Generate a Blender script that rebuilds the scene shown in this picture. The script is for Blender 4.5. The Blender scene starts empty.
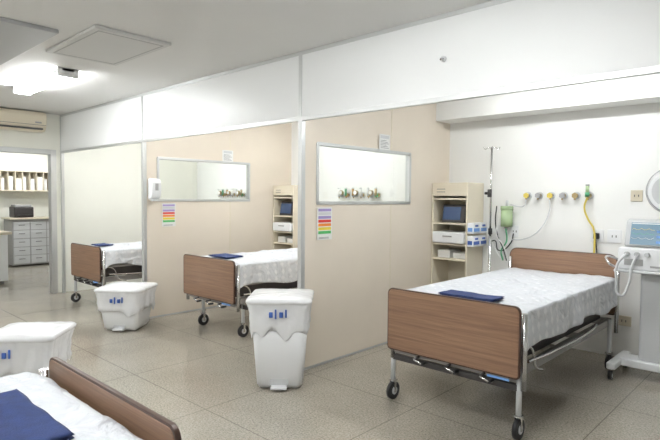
import bpy, bmesh, math, random
from mathutils import Vector, Matrix, noise
random.seed(4)
SC=bpy.context.scene
try:
    SC.view_settings.view_transform='Standard'
    SC.view_settings.exposure=0.0
except Exception: pass
XL,XA,XB,XR=-8.196,-5.74,-3.119,1.5
YB,YF=2.294,-5.0
CE,HD=2.606,2.065
# ---------------------------------------------------------------- materials
def nodes(m): 
    m.use_nodes=True
    nt=m.node_tree
    return nt,nt.nodes['Principled BSDF']
def mat(name,col,rough=.5,metal=0,var=0,scale=8,bump=0,bscale=60,emit=None,es=0,coat=0,trans=0,alpha=1):
    m=bpy.data.materials.new(name);nt,b=nodes(m)
    b.inputs['Base Color'].default_value=(*col,1)
    b.inputs['Roughness'].default_value=rough
    b.inputs['Metallic'].default_value=metal
    if coat: b.inputs['Coat Weight'].default_value=coat
    if trans: b.inputs['Transmission Weight'].default_value=trans
    if alpha<1: b.inputs['Alpha'].default_value=alpha
    if emit:
        b.inputs['Emission Color'].default_value=(*emit,1);b.inputs['Emission Strength'].default_value=es
    tc=nt.nodes.new('ShaderNodeTexCoord')
    if var:
        n=nt.nodes.new('ShaderNodeTexNoise');n.inputs['Scale'].default_value=scale;n.inputs['Detail'].default_value=4
        nt.links.new(tc.outputs['Object'],n.inputs['Vector'])
        r=nt.nodes.new('ShaderNodeValToRGB')
        r.color_ramp.elements[0].position=.3;r.color_ramp.elements[1].position=.7
        r.color_ramp.elements[0].color=(*[c*(1-var) for c in col],1)
        r.color_ramp.elements[1].color=(*[min(1,c*(1+var)) for c in col],1)
        nt.links.new(n.outputs['Fac'],r.inputs['Fac']);nt.links.new(r.outputs['Color'],b.inputs['Base Color'])
    if bump:
        n=nt.nodes.new('ShaderNodeTexNoise');n.inputs['Scale'].default_value=bscale
        nt.links.new(tc.outputs['Object'],n.inputs['Vector'])
        bp=nt.nodes.new('ShaderNodeBump');bp.inputs['Strength'].default_value=bump;bp.inputs['Distance'].default_value=.01
        nt.links.new(n.outputs['Fac'],bp.inputs['Height']);nt.links.new(bp.outputs['Normal'],b.inputs['Normal'])
    return m
M={}
M['wall']=mat('wall_paint',(.84,.84,.82),.6,var=.015,scale=2,bump=.04)
M['wall_cream']=mat('wall_cream_paint',(.80,.80,.73),.6,var=.02,scale=2)
M['ceil']=mat('ceiling_paint',(.79,.79,.78),.7,var=.015,scale=1.5)
M['header']=mat('header_laminate',(.79,.80,.80),.38,var=.01,scale=2)
M['beige']=mat('beige_laminate',(.77,.69,.585),.42,var=.025,scale=2.5)
M['alu']=mat('aluminium',(.62,.63,.63),.38,.75)
M['chrome']=mat('chrome_tube',(.62,.62,.62),.22,.95)
M['dark']=mat('dark_steel',(.06,.055,.055),.45,.4)
M['greysteel']=mat('grey_steel',(.30,.29,.28),.45,.3)
M['black']=mat('black_rubber',(.015,.015,.017),.5)
M['white']=mat('white_plastic',(.80,.81,.82),.35)
M['bag']=mat('white_plastic_bag',(.82,.83,.85),.25,bump=.7,bscale=11)
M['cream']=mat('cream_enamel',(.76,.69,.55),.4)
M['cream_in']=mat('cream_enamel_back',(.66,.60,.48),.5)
M['navy']=mat('navy_cloth',(.014,.032,.12),.85,var=.2,scale=30,bump=.3,bscale=200)
M['blue']=mat('blue_print',(.05,.12,.42),.4)
M['bluelt']=mat('light_blue_plastic',(.18,.36,.72),.4)
M['green']=mat('green_plastic',(.08,.30,.15),.35)
M['greentr']=mat('green_translucent',(.62,.80,.48),.2,trans=.3)
M['yellow']=mat('yellow_hose',(.68,.54,.10),.4)
M['amber']=mat('amber_glass',(.42,.26,.10),.25)
M['brass']=mat('brass_fitting',(.42,.32,.16),.35,.7)
M['grey']=mat('grey_plastic',(.38,.38,.38),.45)
M['ltgrey']=mat('light_grey_plastic',(.60,.61,.62),.4)
M['midgrey']=mat('mid_grey_enamel',(.46,.47,.48),.4)
M['plate']=mat('beige_plate',(.60,.54,.42),.4)
M['paper']=mat('paper_sheet',(.80,.80,.78),.7)
M['ink']=mat('printed_ink',(.10,.10,.12),.7)
M['red']=mat('red_print',(.62,.04,.03),.5)
M['orange']=mat('orange_print',(.80,.25,.03),.5)
M['yel']=mat('yellow_print',(.80,.65,.06),.5)
M['grn']=mat('green_print',(.08,.45,.12),.5)
M['violet']=mat('violet_print',(.35,.28,.55),.5)
M['screen']=mat('display_screen',(.05,.10,.14),.25,emit=(.20,.30,.38),es=.5)
M['screen2']=mat('display_screen_dark',(.02,.03,.06),.15,emit=(.06,.12,.24),es=.4)
M['tube']=mat('fluorescent_tube',(1,1,1),.5,emit=(.965,.985,.985),es=72)
M['tubeoff']=mat('ceiling_unit_white',(.64,.64,.63),.5)
M['slot']=mat('dark_slot',(.10,.10,.10),.6)
M['board']=mat('mattress_vinyl',(.70,.72,.74),.5)
def glass():
    m=bpy.data.materials.new('window_glass');m.use_nodes=True;nt=m.node_tree;nt.nodes.clear()
    o=nt.nodes.new('ShaderNodeOutputMaterial');mx=nt.nodes.new('ShaderNodeMixShader')
    t=nt.nodes.new('ShaderNodeBsdfTransparent');t.inputs[0].default_value=(.97,.985,.975,1)
    g=nt.nodes.new('ShaderNodeBsdfGlossy');g.inputs['Roughness'].default_value=.02
    mx.inputs[0].default_value=.07
    nt.links.new(t.outputs[0],mx.inputs[1]);nt.links.new(g.outputs[0],mx.inputs[2]);nt.links.new(mx.outputs[0],o.inputs[0])
    return m
M['glass']=glass()
def wood():
    m=bpy.data.materials.new('walnut_laminate');nt,b=nodes(m)
    tc=nt.nodes.new('ShaderNodeTexCoord');mp=nt.nodes.new('ShaderNodeMapping');mp.inputs['Scale'].default_value=(1.2,30,45)
    n=nt.nodes.new('ShaderNodeTexNoise');n.inputs['Scale'].default_value=1.6;n.inputs['Detail'].default_value=8;n.inputs['Roughness'].default_value=.7;n.inputs['Distortion'].default_value=.6
    r=nt.nodes.new('ShaderNodeValToRGB')
    r.color_ramp.elements[0].position=.28;r.color_ramp.elements[0].color=(.150,.080,.046,1)
    r.color_ramp.elements[1].position=.72;r.color_ramp.elements[1].color=(.31,.185,.115,1)
    nt.links.new(tc.outputs['Object'],mp.inputs[0]);nt.links.new(mp.outputs[0],n.inputs['Vector']);nt.links.new(n.outputs['Fac'],r.inputs[0]);nt.links.new(r.outputs[0],b.inputs['Base Color'])
    b.inputs['Roughness'].default_value=.32
    return m
M['wood']=wood()
M['woodedge']=mat('walnut_edge',(.06,.028,.018),.4)
def floor_m():
    m=bpy.data.materials.new('polished_terrazzo');nt,b=nodes(m)
    L=nt.links.new
    tc=nt.nodes.new('ShaderNodeTexCoord')
    v=nt.nodes.new('ShaderNodeTexNoise');v.inputs['Scale'].default_value=80;v.inputs['Detail'].default_value=5;v.inputs['Roughness'].default_value=.8
    r=nt.nodes.new('ShaderNodeValToRGB')
    e=r.color_ramp.elements
    e[0].position=.34;e[0].color=(.16,.138,.11,1);e[1].position=.66;e[1].color=(.50,.46,.395,1)
    x=e.new(.46);x.color=(.325,.295,.245,1)
    vo=nt.nodes.new('ShaderNodeTexVoronoi');vo.inputs['Scale'].default_value=55
    r2=nt.nodes.new('ShaderNodeValToRGB');r2.color_ramp.elements[0].position=.10;r2.color_ramp.elements[0].color=(.62,.60,.56,1)
    r2.color_ramp.elements[1].position=.26;r2.color_ramp.elements[1].color=(1,1,1,1)
    m2=nt.nodes.new('ShaderNodeMixRGB');m2.blend_type='MULTIPLY';m2.inputs[0].default_value=.6
    n2=nt.nodes.new('ShaderNodeTexNoise');n2.inputs['Scale'].default_value=1.1;n2.inputs['Detail'].default_value=7;n2.inputs['Roughness'].default_value=.65
    mr=nt.nodes.new('ShaderNodeMapRange');mr.inputs['From Min'].default_value=.3;mr.inputs['From Max'].default_value=.7;mr.inputs['To Min'].default_value=.86;mr.inputs['To Max'].default_value=1.14
    mul=nt.nodes.new('ShaderNodeMixRGB');mul.blend_type='MULTIPLY';mul.inputs[0].default_value=1
    br=nt.nodes.new('ShaderNodeTexBrick');br.offset=0;br.inputs['Scale'].default_value=1
    br.inputs['Brick Width'].default_value=1.0;br.inputs['Row Height'].default_value=1.0;br.inputs['Mortar Size'].default_value=.0035;br.inputs['Mortar Smooth'].default_value=.1
    mx=nt.nodes.new('ShaderNodeMixRGB');mx.inputs[2].default_value=(.20,.175,.145,1)
    for t in (v,n2,br,vo): L(tc.outputs['Object'],t.inputs['Vector'])
    L(v.outputs['Fac'],r.inputs[0]);L(vo.outputs['Distance'],r2.inputs[0])
    L(r.outputs[0],m2.inputs[1]);L(r2.outputs[0],m2.inputs[2])
    L(n2.outputs['Fac'],mr.inputs['Value']);L(m2.outputs[0],mul.inputs[1]);L(mr.outputs[0],mul.inputs[2])
    L(br.outputs['Fac'],mx.inputs[0]);L(mul.outputs[0],mx.inputs[1]);L(mx.outputs[0],b.inputs['Base Color'])
    mr2=nt.nodes.new('ShaderNodeMapRange');mr2.inputs['To Min'].default_value=.06;mr2.inputs['To Max'].default_value=.22
    L(n2.outputs['Fac'],mr2.inputs['Value']);L(mr2.outputs[0],b.inputs['Roughness'])
    b.inputs['Specular IOR Level'].default_value=.7
    return m
M['floor']=floor_m()
def sheet_m():
    m=bpy.data.materials.new('white_jacquard_sheet');nt,b=nodes(m)
    tc=nt.nodes.new('ShaderNodeTexCoord');mp=nt.nodes.new('ShaderNodeMapping');mp.inputs['Rotation'].default_value=(0,0,.785);mp.inputs['Scale'].default_value=(14,14,14)
    c=nt.nodes.new('ShaderNodeTexVoronoi');c.inputs['Scale'].default_value=1;c.distance='MANHATTAN';c.inputs['Randomness'].default_value=.15
    r=nt.nodes.new('ShaderNodeValToRGB');r.color_ramp.elements[0].position=.35;r.color_ramp.elements[1].position=.6
    r.color_ramp.elements[0].color=(.79,.80,.83,1);r.color_ramp.elements[1].color=(.66,.68,.72,1)
    L=nt.links.new
    L(tc.outputs['Object'],mp.inputs[0]);L(mp.outputs[0],c.inputs['Vector']);L(c.outputs['Distance'],r.inputs[0]);L(r.outputs[0],b.inputs['Base Color'])
    b.inputs['Roughness'].default_value=.5
    n=nt.nodes.new('ShaderNodeTexNoise');n.inputs['Scale'].default_value=6;n.inputs['Detail'].default_value=5;n.inputs['Distortion'].default_value=.8
    L(tc.outputs['Object'],n.inputs['Vector'])
    bp=nt.nodes.new('ShaderNodeBump');bp.inputs['Strength'].default_value=1;bp.inputs['Distance'].default_value=.06
    L(n.outputs['Fac'],bp.inputs['Height']);L(bp.outputs[0],b.inputs['Normal'])
    return m
M['sheet']=sheet_m()
# ---------------------------------------------------------------- helpers
def link(o,parent=None):
    SC.collection.objects.link(o)
    if parent is not None:
        o.parent=parent;o.matrix_parent_inverse=Matrix.Translation(-Vector(parent.location))
    return o
def grp(name,loc=(0,0,0)):
    e=bpy.data.objects.new(name,None);e.location=loc;e.empty_display_size=.1;SC.collection.objects.link(e);return e
def finish(o,bevel=0,smooth=False,seg=2):
    if smooth:
        for p in o.data.polygons:p.use_smooth=True
    if bevel:
        m=o.modifiers.new('bevel','BEVEL');m.width=bevel;m.segments=seg;m.limit_method='ANGLE';m.angle_limit=.6
        for p in o.data.polygons:p.use_smooth=True
        w=o.modifiers.new('wn','WEIGHTED_NORMAL');w.keep_sharp=False
    return o
def boxes(name,lst,m,parent=None,bevel=0):
    bm=bmesh.new()
    for (x0,x1,y0,y1,z0,z1) in lst:
        r=bmesh.ops.create_cube(bm,size=1)
        for v in r['verts']:
            v.co=Vector(((x0+x1)/2+v.co.x*abs(x1-x0),(y0+y1)/2+v.co.y*abs(y1-y0),(z0+z1)/2+v.co.z*abs(z1-z0)))
    me=bpy.data.meshes.new(name);bm.to_mesh(me);bm.free();me.materials.append(M[m])
    o=bpy.data.objects.new(name,me);link(o,parent);return finish(o,bevel)
def box(name,x0,x1,y0,y1,z0,z1,m,parent=None,bevel=0):
    return boxes(name,[(x0,x1,y0,y1,z0,z1)],m,parent,bevel)
def cyl(name,a,b,r,m,parent=None,r2=None,seg=20):
    a=Vector(a);b=Vector(b);d=b-a
    bm=bmesh.new();bmesh.ops.create_cone(bm,cap_ends=True,segments=seg,radius1=r,radius2=r if r2 is None else r2,depth=d.length)
    T=Matrix.Translation((a+b)/2)@d.to_track_quat('Z','Y').to_matrix().to_4x4()
    bm.transform(T)
    me=bpy.data.meshes.new(name);bm.to_mesh(me);bm.free();me.materials.append(M[m])
    o=bpy.data.objects.new(name,me);link(o,parent)
    for p in me.polygons:p.use_smooth=len(p.vertices)==4
    return o
def tube(name,pts,r,m,parent=None,smooth=True,cyclic=False):
    cu=bpy.data.curves.new(name,'CURVE');cu.dimensions='3D';cu.bevel_depth=r;cu.bevel_resolution=3;cu.use_fill_caps=True
    if smooth:
        s=cu.splines.new('BEZIER');s.bezier_points.add(len(pts)-1)
        for bp,p in zip(s.bezier_points,pts):
            bp.co=p;bp.handle_left_type='AUTO';bp.handle_right_type='AUTO'
    else:
        s=cu.splines.new('POLY');s.points.add(len(pts)-1)
        for bp,p in zip(s.points,pts):bp.co=(*p,1)
    s.use_cyclic_u=cyclic
    cu.materials.append(M[m])
    o=bpy.data.objects.new(name,cu);return link(o,parent)
def prism(name,pts,axis,a0,a1,m,parent=None,bevel=0):
    """pts 2-D outline extruded along axis (0:x->(y,z) 1:y->(x,z) 2:z->(x,y))"""
    bm=bmesh.new();lo=[];hi=[]
    for p in pts:
        for arr,a in((lo,a0),(hi,a1)):
            c=[0,0,0];c[axis]=a;o=[i for i in range(3) if i!=axis];c[o[0]]=p[0];c[o[1]]=p[1];arr.append(bm.verts.new(c))
    bm.faces.new(lo);bm.faces.new(list(reversed(hi)))
    n=len(pts)
    for i in range(n): bm.faces.new((lo[i],hi[i],hi[(i+1)%n],lo[(i+1)%n]))
    bmesh.ops.recalc_face_normals(bm,faces=bm.faces)
    me=bpy.data.meshes.new(name);bm.to_mesh(me);bm.free();me.materials.append(M[m])
    o=bpy.data.objects.new(name,me);link(o,parent);return finish(o,bevel)
def rrect(x0,x1,z0,z1,r,rb=None,n=6):
    rb=r if rb is None else rb;P=[]
    for cx,cz,rr,a in((x1-r,z1-r,r,0),(x0+r,z1-r,r,90),(x0+rb,z0+rb,rb,180),(x1-rb,z0+rb,rb,270)):
        for i in range(n+1):
            t=math.radians(a+90*i/n);P.append((cx+rr*math.cos(t),cz+rr*math.sin(t)))
    return P
def caster(name,x,y,r,parent,mw='black',axis=0):
    d=Vector((.022,0,0)) if axis==0 else Vector((0,.022,0))
    c=Vector((x,y,r))
    cyl(name+'_wheel',c-d*.6,c+d*.6,r,mw,parent,seg=28)
    cyl(name+'_hub',c-d*.8,c+d*.8,r*.45,'ltgrey',parent)
    e=Vector((.02,.0,0)) if axis==0 else Vector((0,.02,0))
    for s in(-1,1):
        q=c+e*s
        if axis==0: box(name+'_fork%d'%s,q.x-.002,q.x+.002,y-.012,y+.012,r-.01,2*r+.015,'chrome',parent)
        else: box(name+'_fork%d'%s,x-.012,x+.012,q.y-.002,q.y+.002,r-.01,2*r+.015,'chrome',parent)
    box(name+'_top',x-.024,x+.024,y-.024,y+.024,2*r+.012,2*r+.022,'chrome',parent)
# ---------------------------------------------------------------- room shell
OX=-12.4
box('floor',OX-.1,XR+.1,YF-.1,YB+.1,-.1,0,'floor')
box('ceiling',OX-.1,XR+.1,YF-.1,YB+.1,CE,CE+.1,'ceil')
box('wall_back',OX-.1,XR+.1,YB,YB+.1,0,CE,'wall')
box('wall_right',XR,XR+.1,YF,YB,0,CE,'wall')
box('wall_front',OX-.1,XR+.1,YF-.1,YF,0,CE,'wall')
DY0,DY1,DZ=-1.45,-.11,2.045
boxes('wall_left',[(XL-.1,XL,YF,DY0,0,CE),(XL-.1,XL,DY1,YB,0,CE),(XL-.1,XL,DY0,DY1,DZ,CE)],'wall_cream')
boxes('trim_1',[(XL-.11,XL+.012,DY1-.045,DY1+.03,0,DZ+.05),(XL-.11,XL+.012,DY0-.03,DY0+.045,0,DZ+.05),(XL-.11,XL+.012,DY0+.045,DY1-.045,DZ-.02,DZ+.05)],'alu',bevel=.004)
box('wall_office',OX-.1,OX,YF,YB,0,CE,'wall_cream')
box('beam_back',XB-.018,XR,1.998,YB,2.273,CE,'wall',bevel=.004)
# header
hd=grp('partition_header',(-3.4,0,HD))
boxes('header_panel',[(XL,XR,-.015,.015,HD,CE)],'header',hd)
boxes('header_rails',[(XL,XR,-.021,.021,HD-.012,HD+.018),(XL,XR,-.021,.021,CE-.03,CE),
  (XA-.018,XA+.018,-.021,.021,HD+.018,CE-.03),(XB-.018,XB+.018,-.021,.021,HD+.018,CE-.03),(XL,XL+.03,-.021,.021,HD+.018,CE-.03)],'alu',hd)
cyl('call_lamp_base',(-1.80,-.015,2.32),(-1.80,-.03,2.32),.018,'ltgrey',hd)
cyl('call_lamp_hook',(-1.80,-.03,2.32),(-1.80,-.055,2.31),.007,'chrome',hd)
def partition(x,name,notch):
    g=grp(name,(x,1.1,0))
    W0,W1,Z0,Z1=.158,1.523,1.384,1.885
    t=.017;ye=YB;
    top=[(x-t,x+t,.02,ye,Z1,CE)] if not notch else [(x-t,x+t,.02,1.998,Z1,CE),(x-t,x+t,1.998,ye,Z1,2.273)]
    boxes('panel',[(x-t,x+t,.02,ye,0,Z0),(x-t,x+t,.02,W0,Z0,Z1),(x-t,x+t,W1,ye,Z0,Z1)]+top,'beige',g)
    boxes('window_frame',[(x-.026,x+.026,W0,W1,Z0-.012,Z0+.018),(x-.026,x+.026,W0,W1,Z1-.018,Z1+.012),(x-.026,x+.026,W0-.006,W0+.024,Z0,Z1),(x-.026,x+.026,W1-.024,W1+.006,Z0,Z1)],'alu',g,bevel=.003)
    box('window_glass_pane',x-.003,x+.003,W0+.02,W1-.02,Z0+.015,Z1-.015,'glass',g)
    box('front_post',x-.021,x+.021,-.021,.024,0,HD-.012,'alu',g,bevel=.003)
    boxes('joint_strip',[(x-.019,x+.019,1.192,1.208,0,Z0-.012),(x-.019,x+.019,1.192,1.208,Z1+.012,CE)],'cream',g)
    boxes('base_strip',[(x-.021,x+.021,.024,ye,0,.02)],'alu',g)
    return g
partition(XA,'cubicle_partition',False)
partition(XB,'cubicle_partition.001',True)
box('trim_2',XL,XL+.04,-.02,.02,0,HD-.012,'alu',bevel=.003)
# ---------------------------------------------------------------- light fixtures: the first is seen, the rest are added
def fixture(x,y,along='x',L=1.3,mt='tube'):
    g=grp('fluorescent_ceiling_lamp',(x,y,CE))  # same name for the seen lamp and the added unseen ones
    h=L/2
    def B(n,a0,a1,b0,b1,z0,z1,m,bev=0):
        if along=='x': box(n,x+a0,x+a1,y+b0,y+b1,z0,z1,m,g,bev)
        else: box(n,x+b0,x+b1,y+a0,y+a1,z0,z1,m,g,bev)
    B('housing',-h,h,-.06,.06,CE-.035,CE,'white',.006)
    B('end_cap_a',-h,-h+.04,-.09,.09,CE-.08,CE,'white',.006)
    B('end_cap_b',h-.04,h,-.09,.09,CE-.08,CE,'white',.006)
    for i,s in enumerate((-.048,.048)):
        if along=='x': cyl('tube_%d'%i,(x-h+.04,y+s,CE-.058),(x+h-.04,y+s,CE-.058),.018,mt,g,seg=12)
        else: cyl('tube_%d'%i,(x+s,y-h+.04,CE-.058),(x+s,y+h-.04,CE-.058),.018,mt,g,seg=12)
fixture(-5.78,-1.05)
fixture(-1.6,-1.6)  # aisle fixtures from here on: unseen, added to even out the light
fixture(-1.3,-3.6)
fixture(-4.6,-3.4)
fixture(-7.2,-3.0)
fixture(-1.6,1.05);fixture(-4.45,1.05);fixture(-6.95,1.05)  # one per cubicle, hidden behind the header, added for even light
fixture(-10.2,-.6,'y');fixture(-11.2,.6,'y')  # out-of-view fixtures added to light the office
# ceiling hatch & flat grey slab
c=grp('ceiling_access_panel',(-4.15,-1.12,CE))
box('hatch_frame',-4.62,-3.68,-1.42,-.84,CE-.025,CE,'tubeoff',c,.008)
boxes('hatch_joint',[(-4.57,-3.73,-1.38,-1.37,CE-.027,CE-.02),(-4.57,-3.73,-.89,-.88,CE-.027,CE-.02),(-4.57,-4.56,-1.38,-.88,CE-.027,CE-.02),(-3.74,-3.73,-1.38,-.88,CE-.027,CE-.02)],'grey',c)
d=grp('ceiling_grey_slab',(-5,-1.8,CE))
box('slab_panel',-8.0,-4.0,-2.1,-1.54,CE-.03,CE,'midgrey',d,.006)
# wall AC
a=grp('wall_air_conditioner',(XL,-.7,2.3))
prism('ac_body',[(XL+.002,2.325),(XL+.14,2.325),(XL+.21,2.38),(XL+.22,2.54),(XL+.19,2.59),(XL+.002,2.59)],1,-1.13,-.27,'cream',a,.012)
boxes('ac_vent',[(XL+.15,XL+.216,-1.08,-.32,2.345,2.365)],'slot',a)
boxes('ac_front_lines',[(XL+.214,XL+.222,-1.12,-.28,2.405,2.409)],'slot',a)
boxes('ac_display',[(XL+.216,XL+.2225,-.42,-.34,2.43,2.45)],'grey',a)
# ---------------------------------------------------------------- hospital beds
def sheet(name,x0,x1,f,L,top,drop,g,seed):
    W=x1-x0;nx=72;ny=80;tot=W+2*drop
    bm=bmesh.new();G=[]
    for j in range(ny+1):
        row=[];v=j/ny;yy=.045+v*(L-.09)
        for i in range(nx+1):
            a=-drop+tot*i/nx
            dr=drop*(.92+.28*noise.noise(Vector((yy*2.2,seed,i>nx/2))))
            if a<0: fr=-a/drop;x=x0-.006;dd=fr*dr;sg=-1
            elif a>W: fr=(a-W)/drop;x=x1+.006;dd=fr*dr;sg=1
            else: fr=0;x=x0+a;dd=0;sg=0
            z=top-dd
            if sg: x+=sg*(.010*fr+.022*fr*(.5+noise.noise(Vector((yy*7,seed*3+sg,fr*.6)))+.3*math.sin(yy*21+seed+4*noise.noise(Vector((yy,0,seed))))))
            else:
                e=min(a,W-a);z-=.018*math.exp(-e/.02)
                z+=.014*noise.noise(Vector((x*5,yy*5,seed)))+.009*noise.noise(Vector((x*3+yy*9,yy*2-x*12,seed+4)))
            if yy<.09: z-= (.09-yy)*.5
            row.append(bm.verts.new(f(x,yy,z)))
        G.append(row)
    for j in range(ny):
        for i in range(nx): bm.faces.new((G[j][i],G[j][i+1],G[j+1][i+1],G[j+1][i]))
    bmesh.ops.recalc_face_normals(bm,faces=bm.faces)
    me=bpy.data.meshes.new(name);bm.to_mesh(me);bm.free();me.materials.append(M['sheet'])
    for p in me.polygons:p.use_smooth=True
    o=bpy.data.objects.new(name,me);link(o,g)
    s=o.modifiers.new('solid','SOLIDIFY');s.thickness=.003
    return o
def cloth_fold(name,x0,x1,y0,y1,z0,z1,g,f,seed):
    lay=2;h=(z1-z0)/lay
    for k in range(lay):
        bm=bmesh.new();nx,ny=26,16;V={}
        for s in(0,1):
            for i in range(nx+1):
                for j in range(ny+1):
                    u,v=i/nx,j/ny
                    ex=min(u,1-u)*(x1-x0);ey=min(v,1-v)*(y1-y0);e=min(ex,ey)
                    th=h*.5*min(1,math.sqrt(max(0,e)/.012)) if e<.012 else h*.5
                    x=x0+u*(x1-x0)+.012*noise.noise(Vector((v*4,k*3,seed)));y=y0+v*(y1-y0)+.012*noise.noise(Vector((u*4,k*3+7,seed)))
                    z=z0+h*(k+.5)+(th if s else -th)+.006*noise.noise(Vector((x*7,y*7,seed)))
                    V[s,i,j]=bm.verts.new(f(x,y,z))
        for i in range(nx):
            for j in range(ny):
                for s in(0,1): bm.faces.new((V[s,i,j],V[s,i+1,j],V[s,i+1,j+1],V[s,i,j+1]))
        bmesh.ops.remove_doubles(bm,verts=bm.verts,dist=.0005)
        bmesh.ops.recalc_face_normals(bm,faces=bm.faces)
        me=bpy.data.meshes.new(name);bm.to_mesh(me);bm.free();me.materials.append(M['navy'])
        for p in me.polygons:p.use_smooth=True
        link(bpy.data.objects.new('%s_layer_%d'%(name,k),me),g)
def bed(name,x0,x1,yf,sgn,L,seed,blk,ins=(.02,.04),hb=.965,drop=.24):
    g=grp(name,((x0+x1)/2,yf+sgn*L/2,0))
    f=lambda x,y,z:(x,yf+sgn*y,z)
    def B(n,lst,m,bev=0):
        boxes(n,[(a,b,min(yf+sgn*c,yf+sgn*d_),max(yf+sgn*c,yf+sgn*d_),e,h) for a,b,c,d_,e,h in lst],m,g,bev)
    def C(n,a,b,r,m,**k): return cyl(n,f(*a),f(*b),r,m,g,**k)
    def P(n,pts,y0,y1,m,bev=0): return prism(n,pts,1,yf+sgn*y0,yf+sgn*y1,m,g,bev)
    # boards
    P('footboard_panel',rrect(x0+.008,x1-.008,.378,.796,.035,.02),-.012,.012,'wood',.004)
    P('footboard_edge',rrect(x0,x1,.37,.804,.04,.025),-.009,.009,'woodedge',.003)
    P('headboard_panel',rrect(x0+.008,x1-.008,.45,hb-.008,.07,.03),L-.012,L+.012,'wood',.004)
    P('headboard_edge',rrect(x0,x1,.44,hb,.075,.035),L-.009,L+.009,'woodedge',.003)
    # corner posts
    for n,yy,zt in(('foot',.035,.76),('head',L-.035,.88)):
        for s,xx in(('l',x0+.02),('r',x1+.008)):
            C('post_%s_%s'%(n,s),(xx,yy,.30),(xx,yy,zt),.017,'chrome')
    iy=ins[1]
    for n,yy in(('foot',iy),('head',L-.12)):
        for s,xx in(('l',x0+ins[0]+.0),('r',x1-ins[0]-.0)):
            C('leg_%s_%s'%(n,s),(xx,yy,.13),(xx,yy,.42),.017,'ltgrey')
            caster('caster_%s_%s'%(n,s),xx,yf+sgn*yy,.062,g,axis=0)
    # frame
    B('frame_rails',[(x0+.03,x0+.07,.03,L-.03,.36,.42),(x1-.07,x1-.03,.03,L-.03,.36,.42),(x0+.03,x1-.03,.03,.08,.34,.40),(x0+.03,x1-.03,L-.08,L-.03,.36,.42),
       (x0+.03,x1-.03,.75,.79,.36,.40),(x0+.03,x1-.03,1.25,1.29,.36,.40)],'greysteel',.004)
    B('deck',[(x0+.02,x1-.02,.05,.62,.54,.565),(x0+.02,x1-.02,.64,1.1,.54,.565),(x0+.02,x1-.02,1.12,L-.05,.54,.565)],'greysteel',.004)
    B('deck_supports',[(x0+.10,x0+.14,.1,L-.1,.42,.54),(x1-.14,x1-.10,.1,L-.1,.42,.54)],'dark')
    B('lower_crossbar',[(x0+.02,x1-.02,iy-.015,iy+.015,.29,.33)],'dark',.003)
    # cranks under footboard
    for k,xx in enumerate((x0+.24,(x0+x1)/2,x1-.24)):
        C('crank_shaft_%d'%k,(xx,-.03,.345),(xx,.6,.40),.009,'dark')
        C('crank_arm_%d'%k,(xx,-.03,.345),(xx+.06,-.03,.325),.007,'chrome')
        C('crank_grip_%d'%k,(xx+.06,-.03,.325),(xx+.06,.02,.325),.011,'black')
    # guard brackets (rails removed / folded below the frame)
    for s,xx,o in(('l',x0-.005,-1),('r',x1+.005,1)):
        tube('guard_rail_%s'%s,[f(xx,.10,.46),f(xx,.45,.44),f(xx,1.3,.44),f(xx,1.4,.46)],.010,'chrome',g)
        tube('guard_link_%s'%s,[f(xx,.06,.56),f(xx,.16,.52),f(xx,.22,.40),f(xx,.32,.36)],.008,'chrome',g)
        C('guard_mount_%s_a'%s,(xx,.5,.44),(xx-o*.05,.5,.40),.012,'greysteel')
        C('guard_mount_%s_b'%s,(xx,1.25,.44),(xx-o*.05,1.25,.40),.012,'greysteel')
    # bedding
    B('mattress',[(x0+.025,x1-.025,.04,L-.03,.566,.755)],'board',.03)
    sheet('bed_sheet',x0+.015,x1-.005,f,L,.768,drop,g,seed)
    if blk: cloth_fold('folded_blanket',blk[0],blk[1],blk[2],blk[3],.776,.796,g,f,seed)
    box('blue_tag',x1-.20,x1-.06,min(yf-sgn*.014,yf-sgn*.010),max(yf-sgn*.014,yf-sgn*.010),.352,.366,'bluelt',g)
    return g
bed('hospital_bed',-2.225,-1.265,.0,1,1.97,1,(-1.90,-1.50,.12,.29))
bed('hospital_bed.001',-5.12,-4.20,.14,1,1.97,5,(-4.93,-4.60,.18,.42),ins=(.10,.18))
bed('hospital_bed.002',-7.35,-6.45,-.20,1,1.97,9,(-7.10,-6.82,.15,.34))
bed('hospital_bed.003',-2.20,-1.26,-2.24,-1,1.97,13,(-1.93,-1.45,.20,.42))
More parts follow.
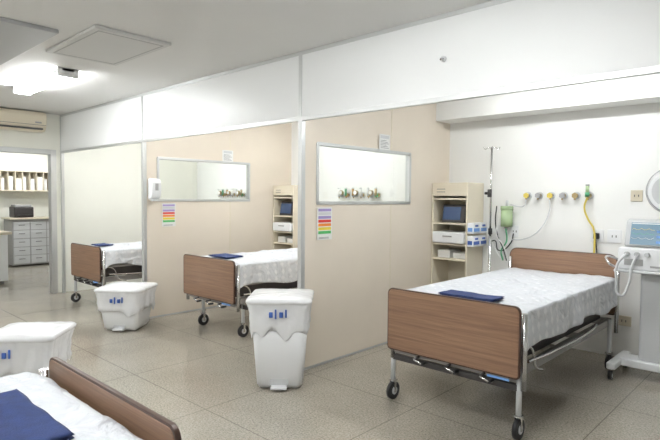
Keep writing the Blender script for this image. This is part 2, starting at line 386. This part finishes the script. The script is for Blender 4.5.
# ---------------------------------------------------------------- pedal bins
def pedal_bin(x,y,h,w,rot,mark=True):
    g=grp('pedal_bin',(x,y,0))
    R=Matrix.Rotation(rot,4,'Z')
    def ring0():
        P=rrect(-w/2,w/2,-w/2,w/2,.05,.05,6);Q=[]
        for i,p in enumerate(P):
            q=P[(i+1)%len(P)];L=math.dist(p,q);k=max(1,int(L/.02)) if L>.05 else 1
            for t in range(k): Q.append((p[0]+(q[0]-p[0])*t/k,p[1]+(q[1]-p[1])*t/k))
        return Q
    def loft(name,secs,m,amp=0,sd=0,cap=(True,True),rag=0):
        bm=bmesh.new();prev=None
        base=ring0()
        first=None
        for si,(sx,sy,z) in enumerate(secs):
            ring=[]
            for (px,py) in base:
                v=Vector((px*sx,py*sy,z))
                if amp:
                    n=noise.noise(Vector((px*14,py*14,z*5+sd)))+.6*noise.noise(Vector((px*38,py*38,z*9+sd)))
                    v.x*=1+amp*n;v.y*=1+amp*n;v.z+=.02*amp*8*noise.noise(Vector((px*20,py*20,sd+z)))
                if rag and si==0: v.z+=rag*noise.noise(Vector((px*9,py*9,sd+3)))
                ring.append(bm.verts.new(R@v+Vector((x,y,0))))
            if prev:
                for i in range(len(ring)): bm.faces.new((prev[i],prev[(i+1)%len(ring)],ring[(i+1)%len(ring)],ring[i]))
            else: first=ring
            prev=ring
        if cap[0]: bm.faces.new(first)
        if cap[1]: bm.faces.new(prev)
        bmesh.ops.recalc_face_normals(bm,faces=bm.faces)
        me=bpy.data.meshes.new(name);bm.to_mesh(me);bm.free();me.materials.append(M[m])
        for p in me.polygons:p.use_smooth=len(p.vertices)==4
        return link(bpy.data.objects.new(name,me),g)
    def LB(name,lst,m,bev=0):
        o=boxes(name,lst,m,None,bev);o.parent=g;o.matrix_parent_inverse=Matrix();o.location=(0,0,0);o.rotation_euler=(0,0,rot);return o
    loft('body',[(.66,.66,.012),(.70,.70,.03),(.72,.72,.035),(.90,.90,h-.10)],'white')
    z0=h-.27 if h>.6 else h-.28
    loft('bag_skirt',[(.87,.87,z0),(.93,.93,z0+.03),(.915,.915,z0+.07),(.935,.935,z0+.11),(.93,.93,z0+.15),(.965,.965,h-.08),(1.0,1.0,h-.045),(.97,.97,h-.02)],'bag',amp=.05,sd=x,cap=(False,False),rag=.09)
    loft('lid',[(.96,.96,h-.055),(1.03,1.03,h-.045),(1.035,1.035,h-.025),(.98,.98,h-.012),(.6,.6,h-.004),(.2,.2,h-.002)],'bag',amp=.018,sd=x)
    s=w/2
    LB('lid_hinge',[(-s*.5,s*.5,s*.98,s*1.10,h-.07,h-.03)],'white',.006)
    LB('pedal',[(-.06,.06,-s*.66-.07,-s*.60,.015,.035)],'white',.006)
    LB('pedal_recess',[(-.075,.075,-s*.735,-s*.66,.03,.13)],'ltgrey',.01)
    LB('wheels',[(-s*.6,-s*.4,s*.55,s*.75,0,.05),(s*.4,s*.6,s*.55,s*.75,0,.05)],'grey',.01)
    LB('feet',[(-s*.6,-s*.4,-s*.6,-s*.45,0,.03),(s*.4,s*.6,-s*.6,-s*.45,0,.03)],'grey',.004)
    if mark:
        yy=-s*.975;zc=z0+.145
        k=w/.50
        o=-.10*k if mark=='side' else 0
        LB('printed_mark',[(o-.075*k,o-.045*k,yy-.010,yy,zc-.02,zc+.02),(o-.03*k,o-.016*k,yy-.010,yy,zc-.03,zc+.04),(o+.005*k,o+.035*k,yy-.010,yy,zc-.02,zc+.02),(o+.05*k,o+.064*k,yy-.010,yy,zc-.02,zc+.04)],'blue',.003)
    return g
pedal_bin(-3.03,-.29,.70,.47,.75)
pedal_bin(-5.52,-.32,.47,.50,.70)
pedal_bin(-4.10,-1.72,.49,.46,.85,'side')
# ---------------------------------------------------------------- shelf units
def shelf(x0,x1,y0,y1,nm):
    g=grp(nm,((x0+x1)/2,(y0+y1)/2,0))
    t=.018;H=1.60
    boxes('sides',[(x0,x0+t,y0,y1,0,H),(x1-t,x1,y0,y1,0,H)],'cream',g,.003)
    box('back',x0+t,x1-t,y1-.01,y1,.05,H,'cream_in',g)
    boxes('shelves',[(x0+t,x1-t,y0+.004,y1-.01,z,z+.018) for z in(.06,.42,.78,.94,1.16,1.42,H-.018)],'cream',g,.002)
    box('top_fascia',x0+t,x1-t,y0+.002,y0+.014,1.46,H-.018,'cream',g,.002)
    boxes('vent_slots',[(x0+.06,x0+.16,y0,y0+.004,1.50,1.506),(x0+.06,x0+.16,y0,y0+.004,1.53,1.536)],'slot',g)
    m0=x0+.10
    prism('monitor_body',[(y0+.03,1.18),(y0+.22,1.18),(y0+.22,1.37),(y0+.07,1.37)],0,m0,x1-.05,'dark',g,.01)
    prism('monitor_screen',[(y0+.028,1.21),(y0+.032,1.21),(y0+.058,1.345),(y0+.054,1.345)],0,m0+.02,x1-.10,'screen2',g)
    boxes('drawer_box',[(x0+.03,x1-.03,y0-.03,y1-.05,.965,1.08)],'white',g,.008)
    boxes('drawer_handle',[(x0+.16,x1-.16,y0-.042,y0-.03,1.03,1.045)],'grey',g,.003)
    boxes('supplies',[(x0+.05,x0+.20,y0+.05,y1-.06,.80,.88),(x0+.23,x1-.05,y0+.06,y1-.06,.80,.86),(x0+.06,x1-.12,y0+.05,y1-.06,.44,.52)],'paper',g,.006)
    return g
shelf(-3.095,-2.67,1.93,2.28,'equipment_shelf')
shelf(-5.71,-5.28,1.93,2.28,'equipment_shelf.001')
# glove boxes on shelf side
g=grp('glove_box_rack',(-2.64,2.05,1.07))
for k,(zz) in enumerate((.94,1.075)):
    for j in range(2):
        y0=1.93+j*.155
        box('box_%d_%d'%(k,j),-2.668,-2.60,y0,y0+.14,zz,zz+.11,'white',g,.004)
        box('band_%d_%d'%(k,j),-2.602,-2.597,y0+.01,y0+.13,zz+.02,zz+.055,'bluelt' if k else 'blue',g)
        box('band_front_%d_%d'%(k,j),-2.66,-2.61,y0-.003,y0+.001,zz+.02,zz+.06,'bluelt' if k else 'blue',g)
        box('slot_%d_%d'%(k,j),-2.602,-2.596,y0+.04,y0+.10,zz+.07,zz+.09,'blue',g)
# ---------------------------------------------------------------- IV pole
PX,PY=-2.50,2.1
g=grp('iv_pole',(PX,PY,0))
cyl('lower_tube',(PX,PY,.10),(PX,PY,1.1),.014,'chrome',g)
cyl('upper_tube',(PX,PY,1.1),(PX,PY,1.96),.010,'chrome',g)
cyl('collar',(PX,PY,1.07),(PX,PY,1.13),.021,'black',g)
cyl('clamp',(PX,PY-.03,1.45),(PX,PY-.03,1.53),.022,'dark',g)
cyl('clamp_knob',(PX-.02,PY-.03,1.49),(PX-.05,PY-.03,1.49),.014,'black',g)
for k in range(4):
    a=k*math.pi/2+.5;dx,dy=math.cos(a),math.sin(a)
    tube('hook_%d'%k,[(PX,PY,1.95),(PX+dx*.04,PY+dy*.04,1.955),(PX+dx*.065,PY+dy*.065,1.94),(PX+dx*.08,PY+dy*.08,1.965)],.004,'chrome',g)
for k in range(4):
    a=k*math.pi/2+.785;dx,dy=math.cos(a),math.sin(a);L_=.15
    cyl('base_arm_%d'%k,(PX,PY,.12),(PX+dx*L_,PY+dy*L_,.085),.012,'chrome',g)
    caster('base_caster_%d'%k,PX+dx*L_,PY+dy*L_,.03,g)
# ---------------------------------------------------------------- gas outlets on the back wall
def outlets(x0,n,step,cols,name,big=False):
    g=grp(name,(x0+n*step/2,YB,1.47))
    tc_=['paper','green','amber','paper','ltgrey','brass']
    for k in range(n):
        x=x0+k*step;c_=cols[k%len(cols)]
        cyl('rose_%d'%k,(x,YB,1.47),(x,YB-.012,1.47),.036,'ltgrey',g,seg=24)
        cyl('body_%d'%k,(x,YB-.012,1.47),(x,YB-.05,1.47),.023,'brass' if k%2 else 'grey',g)
        cyl('nut_%d'%k,(x,YB-.05,1.47),(x,YB-.065,1.47),.029,c_,g,seg=6)
        cyl('spigot_%d'%k,(x,YB-.045,1.47),(x,YB-.06,1.43),.009,'brass',g)
        if big:
            cyl('flow_tube_%d'%k,(x,YB-.07,1.46),(x,YB-.07,1.55),.016,tc_[k],g)
            cyl('flow_cap_%d'%k,(x,YB-.07,1.55),(x,YB-.07,1.565),.018,'ltgrey',g)
            if k%2==0:
                cyl('gauge_%d'%k,(x+.05,YB-.06,1.50),(x+.05,YB-.09,1.50),.032,'brass',g,seg=24)
                cyl('gauge_face_%d'%k,(x+.05,YB-.09,1.50),(x+.05,YB-.092,1.50),.025,'paper',g,seg=24)
                cyl('gauge_stem_%d'%k,(x,YB-.06,1.47),(x+.05,YB-.07,1.50),.01,'brass',g)
    return g
g=outlets(-2.19,6,.117,['yellow','grey','yellow','grey','brass','brass'],'medical_gas_outlets')
outlets(-4.72,6,.125,['grey','amber','grey','grey','brass','green'],'medical_gas_outlets.001',True)
outlets(-7.45,6,.125,['grey','amber','grey','grey','brass','green'],'medical_gas_outlets.002',True)
# flowmeter and hose plugged into the last outlet: parts of the outlet set
cyl('flow_body',(-1.605,YB-.08,1.46),(-1.605,YB-.08,1.50),.02,'green',g)
cyl('flow_glass',(-1.605,YB-.08,1.50),(-1.605,YB-.08,1.56),.015,'greentr',g)
cyl('flow_cap',(-1.605,YB-.08,1.56),(-1.605,YB-.08,1.575),.017,'grey',g)
tube('yellow_hose',[(-1.605,YB-.08,1.45),(-1.63,YB-.07,1.36),(-1.60,YB-.05,1.25),(-1.55,YB-.06,1.17),(-1.53,YB-.08,1.02),(-1.54,YB-.08,.80)],.009,'yellow',g)
g=grp('suction_flask',(-2.38,2.22,1.2))
cyl('flask_jar',(-2.38,YB-.075,1.15),(-2.38,YB-.075,1.32),.058,'greentr',g,seg=28)
cyl('flask_lid',(-2.38,YB-.075,1.32),(-2.38,YB-.075,1.36),.062,'greentr',g,seg=28)
cyl('flask_gauge',(-2.38,YB-.075,1.36),(-2.38,YB-.075,1.42),.014,'ltgrey',g)
cyl('flask_mount',(-2.38,YB-.0,1.30),(-2.38,YB-.075,1.30),.016,'grey',g)
cyl('flask_neck',(-2.38,YB-.075,1.15),(-2.38,YB-.075,1.11),.024,'grey',g,r2=.014)
tube('flask_hose',[(-2.38,YB-.09,1.13),(-2.37,YB-.09,1.0),(-2.42,YB-.1,.9),(-2.40,YB-.1,.80)],.008,'green',g)
tube('vacuum_hose',[(-1.96,YB-.06,1.45),(-1.95,YB-.07,1.32),(-2.05,YB-.08,1.12),(-2.20,YB-.08,1.03),(-2.32,YB-.08,1.02)],.006,'ltgrey',g)
tube('vacuum_hose_b',[(-2.19,YB-.06,1.43),(-2.2,YB-.07,1.37),(-2.27,YB-.08,1.36),(-2.34,YB-.08,1.38)],.006,'ltgrey',g)
tube('black_cable',[(-2.47,YB-.12,1.36),(-2.48,YB-.12,1.2),(-2.46,YB-.10,1.05),(-2.40,YB-.1,.92),(-2.36,YB-.1,.80)],.006,'black',g)
tube('black_cable_b',[(-2.32,YB-.04,1.08),(-2.34,YB-.06,.98),(-2.45,YB-.09,.90),(-2.50,YB-.1,1.0),(-2.55,YB-.1,.88)],.006,'black',g)
tube('clear_line',[(-2.52,YB-.12,1.3),(-2.56,YB-.13,1.1),(-2.50,YB-.12,.95),(-2.42,YB-.12,.82)],.005,'paper',g)
tube('clear_line_b',[(-2.44,YB-.12,1.25),(-2.46,YB-.13,1.05),(-2.40,YB-.12,.97),(-2.34,YB-.12,.84)],.005,'paper',g)
# sockets
def sock(x,z,name,m='white',w=.075,h=.12,plug=False,face='slot'):
    g=grp(name,(x,YB,z))
    box('plate',x-w/2,x+w/2,YB-.01,YB,z-h/2,z+h/2,m,g,.004)
    boxes('holes',[(x-.02,x-.012,YB-.012,YB-.009,z-.01,z+.01),(x+.012,x+.02,YB-.012,YB-.009,z-.01,z+.01)],face,g)
    if plug:
        box('plug',x-.024,x+.024,YB-.055,YB-.01,z-.032,z+.026,'black',g,.008)
        tube('cord',[(x,YB-.05,z-.02),(x+.01,YB-.06,z-.10),(x+.03,YB-.05,z-.3),(x+.05,YB-.05,z-.45)],.006,'black',g)
sock(-2.32,1.10,'wall_socket')
sock(-1.53,1.10,'wall_socket.001',plug=True,w=.11)
sock(-1.385,1.10,'wall_socket.002',w=.12)
sock(-1.215,1.47,'wall_switch_plate','plate',.095,.10)
sock(-1.285,.34,'wall_socket.003','plate',.12,.09)
# ---------------------------------------------------------------- ventilator on trolley
g=grp('ventilator_trolley',(-.96,1.8,0))
X=-.96;Y=1.80
prism('base_left',rrect(X-.27,X-.20,Y-.25,Y+.25,.03,.03),2,.085,.135,'white',g,.01)
prism('base_right',rrect(X+.20,X+.27,Y-.25,Y+.25,.03,.03),2,.085,.135,'white',g,.01)
prism('base_cross',rrect(X-.22,X+.22,Y-.07,Y+.12,.03,.03),2,.085,.15,'white',g,.012)
for i,(a,b) in enumerate(((-.235,-.22),(-.235,.22),(.235,-.22),(.235,.22))): caster('caster_%d'%i,X+a,Y+b,.035,g)
prism('column',rrect(X-.09,X+.07,Y-.04,Y+.08,.03,.03),2,.15,.86,'ltgrey',g,.008)
box('tray',X-.25,X+.25,Y-.18,Y+.18,.86,.885,'ltgrey',g,.008)
prism('body',rrect(X-.23,X+.24,.885,1.06,.025,.02),1,Y-.15,Y+.17,'white',g,.012)
boxes('body_ports',[(X-.18,X-.05,Y-.156,Y-.149,.92,.97),(X+.0,X+.16,Y-.156,Y-.149,.91,.925)],'grey',g)
for k in range(3): cyl('port_%d'%k,(X-.16+k*.07,Y-.15,1.01),(X-.16+k*.07,Y-.185,1.01),.017,'midgrey',g)
prism('display_housing',[(Y-.14,1.065),(Y-.02,1.075),(Y+.04,1.26),(Y-.02,1.285),(Y-.08,1.27)],0,X-.19,X+.22,'midgrey',g,.012)
prism('display_screen',[(Y-.142,1.085),(Y-.130,1.085),(Y-.078,1.255),(Y-.088,1.255)],0,X-.15,X+.09,'screen',g)
prism('display_header_band',[(Y-.094,1.228),(Y-.089,1.228),(Y-.083,1.25),(Y-.0905,1.25)],0,X-.145,X+.085,'paper',g)
def sy(z): return Y-.142+(z-1.085)*.054/.17
for k,(z,cc) in enumerate(((1.20,'yel'),(1.165,'grn'),(1.13,'paper'))):
    pts=[(X-.14+i*.009,sy(z)-.002,z+.010*max(0,math.sin(i*1.1+k))) for i in range(18)]
    tube('trace_%d'%k,pts,.0012,cc,g,smooth=False)
boxes('readouts',[(X+.03,X+.075,sy(z)-.003,sy(z)+.002,z,z+.018) for z in(1.10,1.14,1.18)],'bluelt',g)
for k in range(4): cyl('knob_%d'%k,(X+.15,Y-.135+k*.016,1.10+k*.042),(X+.15,Y-.16+k*.016,1.095+k*.042),.013,'blue' if k==0 else 'grey',g)
tube('breathing_hose_a',[(X-.16,Y-.18,1.01),(X-.21,Y-.22,.93),(X-.22,Y-.2,.80),(X-.19,Y-.2,.68),(X-.14,Y-.19,.76),(X-.12,Y-.18,.9),(X-.09,Y-.18,1.0)],.010,'ltgrey',g)
tube('handle',[(X-.25,Y-.16,.90),(X-.28,Y-.2,.93),(X-.28,Y+.1,.93),(X-.25,Y+.14,.90)],.01,'chrome',g)
# round examination lamp on wall arm
XX=-.88
g=grp('examination_lamp',(XX,2.1,1.5))
cyl('lamp_head',(XX,1.94,1.51),(XX,1.86,1.50),.18,'white',g,r2=.155,seg=40)
cyl('lamp_back',(XX,1.99,1.515),(XX,1.94,1.51),.10,'midgrey',g,r2=.18,seg=40)
cyl('lamp_lens',(XX,1.858,1.50),(XX,1.853,1.499),.13,'ltgrey',g,seg=40)
tube('lamp_rim',[(XX+.18*math.cos(t*math.pi/8),1.935,1.509+.18*math.sin(t*math.pi/8)) for t in range(16)],.010,'grey',g,cyclic=True)
tube('lamp_arm',[(XX,1.98,1.515),(XX+.1,2.1,1.58),(XX+.22,2.2,1.6),(XX+.22,YB,1.6)],.014,'ltgrey',g)
cyl('arm_mount',(XX+.22,YB,1.6),(XX+.22,YB-.03,1.6),.045,'white',g)
# ---------------------------------------------------------------- notices, chart, dispenser
def on_part(x,nm,y0,y1,z0,z1):
    g=grp(nm,(x+.018,(y0+y1)/2,(z0+z1)/2));s=x+.0275
    box('sheet',s-.001,s,y0,y1,z0,z1,'paper',g)
    return g,s
def chart(x,y0,nm):
    g,s=on_part(x,nm,y0,y0+.18,1.075,1.35);s2=s+.0008
    box('backing',x+.0175,s-.001,y0+.005,y0+.175,1.08,1.345,'paper',g)
    box('heading',s,s2,y0+.012,y0+.168,1.315,1.338,'violet',g)
    for k,c_ in enumerate(('ltgrey','violet','red','orange','yel','grn')):
        z=1.285-k*.032
        box('row_%d'%k,s,s2,y0+.012,y0+.168,z,z+.024,c_,g)
    boxes('small_text',[(s,s2,y0+.02,y0+.14,1.085+i*.008,1.088+i*.008) for i in range(2)],'ink',g)
def notice(x,y0,nm):
    g,s=on_part(x,nm,y0,y0+.17,1.895,2.04);s2=s+.0008
    boxes('text_lines',[(s,s2,y0+.02,y0+.15-.02*(i%3),1.91+i*.014,1.914+i*.014) for i in range(6)],'ink',g)
    box('backing',x+.0175,s-.001,y0+.02,y0+.15,1.91,2.03,'paper',g)
    box('picture_block',s,s2,y0+.02,y0+.15,2.0,2.03,'ltgrey',g)
chart(XB,.16,'triage_chart');chart(XA,.21,'triage_chart.001')
notice(XB,.99,'notice_sheet');notice(XA,1.07,'notice_sheet.001')
g=grp('soap_dispenser',(XA+.07,.1,1.5))
prism('dispenser_body',[(XA+.022,1.39),(XA+.10,1.41),(XA+.125,1.47),(XA+.125,1.60),(XA+.09,1.635),(XA+.022,1.64)],1,.035,.155,'white',g,.015)
box('dispenser_window',XA+.122,XA+.127,.075,.115,1.50,1.58,'grey',g,.002)
box('dispenser_lever',XA+.05,XA+.11,.05,.14,1.375,1.40,'ltgrey',g,.006)
# ---------------------------------------------------------------- office beyond the door
g=grp('office_drawer_cabinet',(-11.9,.9,0))
box('carcass',-12.3,-11.75,.35,1.3,.03,.95,'grey',g,.006)
boxes('drawer_fronts',[(-11.755,-11.735,y,y+.29,.06+k*.17,.215+k*.17) for k in range(5) for y in(.37,.68,.99)],'ltgrey',g,.003)
boxes('drawer_handles',[(-11.735,-11.72,y+.09,y+.20,.15+k*.17,.16+k*.17) for k in range(5) for y in(.37,.68,.99)],'slot',g)
box('worktop',-12.3,-11.7,.3,1.35,.95,.98,'cream',g,.004)
g=grp('office_printer',(-12,.9,.98))
box('printer_body',-12.2,-11.85,.42,.78,.985,1.20,'dark',g,.02)
box('printer_top',-12.18,-11.88,.45,.75,1.20,1.24,'grey',g,.01)
boxes('printer_tray',[(-11.86,-11.78,.46,.74,1.03,1.04)],'black',g)
g=grp('pigeonhole_shelf',(-12.2,.6,1.6))
boxes('frame',[(-12.4,-12.1,.25,1.2,1.52,1.54),(-12.4,-12.1,.25,1.2,1.92,1.94),(-12.4,-12.38,.25,1.2,1.54,1.92)]+[(-12.4,-12.1,.25+i*.134,.262+i*.134,1.54,1.92) for i in range(8)],'cream',g)
boxes('folders',[(-12.35,-12.13,.275+i*.134,.275+i*.134+.05+.025*(i%3),1.54,1.78+.04*(i%2)) for i in range(7)],'paper',g)
g=grp('reception_counter',(-9.9,-.9,0))
box('counter_body',-10.3,-9.6,-2.1,-.33,.05,.80,'white',g,.006)
box('counter_top',-10.35,-9.55,-2.15,-.28,.80,.84,'plate',g,.006)
box('counter_plinth',-10.25,-9.65,-2.05,-.38,0,.05,'slot',g)
g=grp('computer_monitor',(-10.0,-.6,1.0))
box('screen_back',-10.05,-10.01,-.80,-.36,.93,1.22,'black',g,.01)
box('screen_face',-10.01,-10.006,-.78,-.38,.95,1.20,'slot',g)
boxes('monitor_stand',[(-10.045,-10.015,-.61,-.56,.85,.95),(-10.12,-9.93,-.70,-.48,.842,.852)],'black',g,.003)
# ---------------------------------------------------------------- world + camera
w=bpy.data.worlds.new('world');SC.world=w;w.use_nodes=True
w.node_tree.nodes['Background'].inputs[0].default_value=(.9,.95,1,1);w.node_tree.nodes['Background'].inputs[1].default_value=.5
yaw,pi_,ro=[math.radians(a) for a in (43.049,-2.396,.455)]
f=Vector((-math.sin(yaw)*math.cos(pi_),math.cos(yaw)*math.cos(pi_),math.sin(pi_)))
R=Vector((math.cos(yaw),math.sin(yaw),0));U=R.cross(f)
R2=R*math.cos(ro)+U*math.sin(ro);U2=-R*math.sin(ro)+U*math.cos(ro)
cd=bpy.data.cameras.new('camera');cam=bpy.data.objects.new('camera',cd);SC.collection.objects.link(cam)
cd.sensor_width=36;cd.lens=528.1*36/660;cd.clip_start=.05
mw=Matrix.Identity(4)
for i in range(3):
    mw[i][0]=R2[i];mw[i][1]=U2[i];mw[i][2]=-f[i]
mw[0][3],mw[1][3],mw[2][3]=0,-2.994,1.43
cam.matrix_world=mw
SC.camera=cam
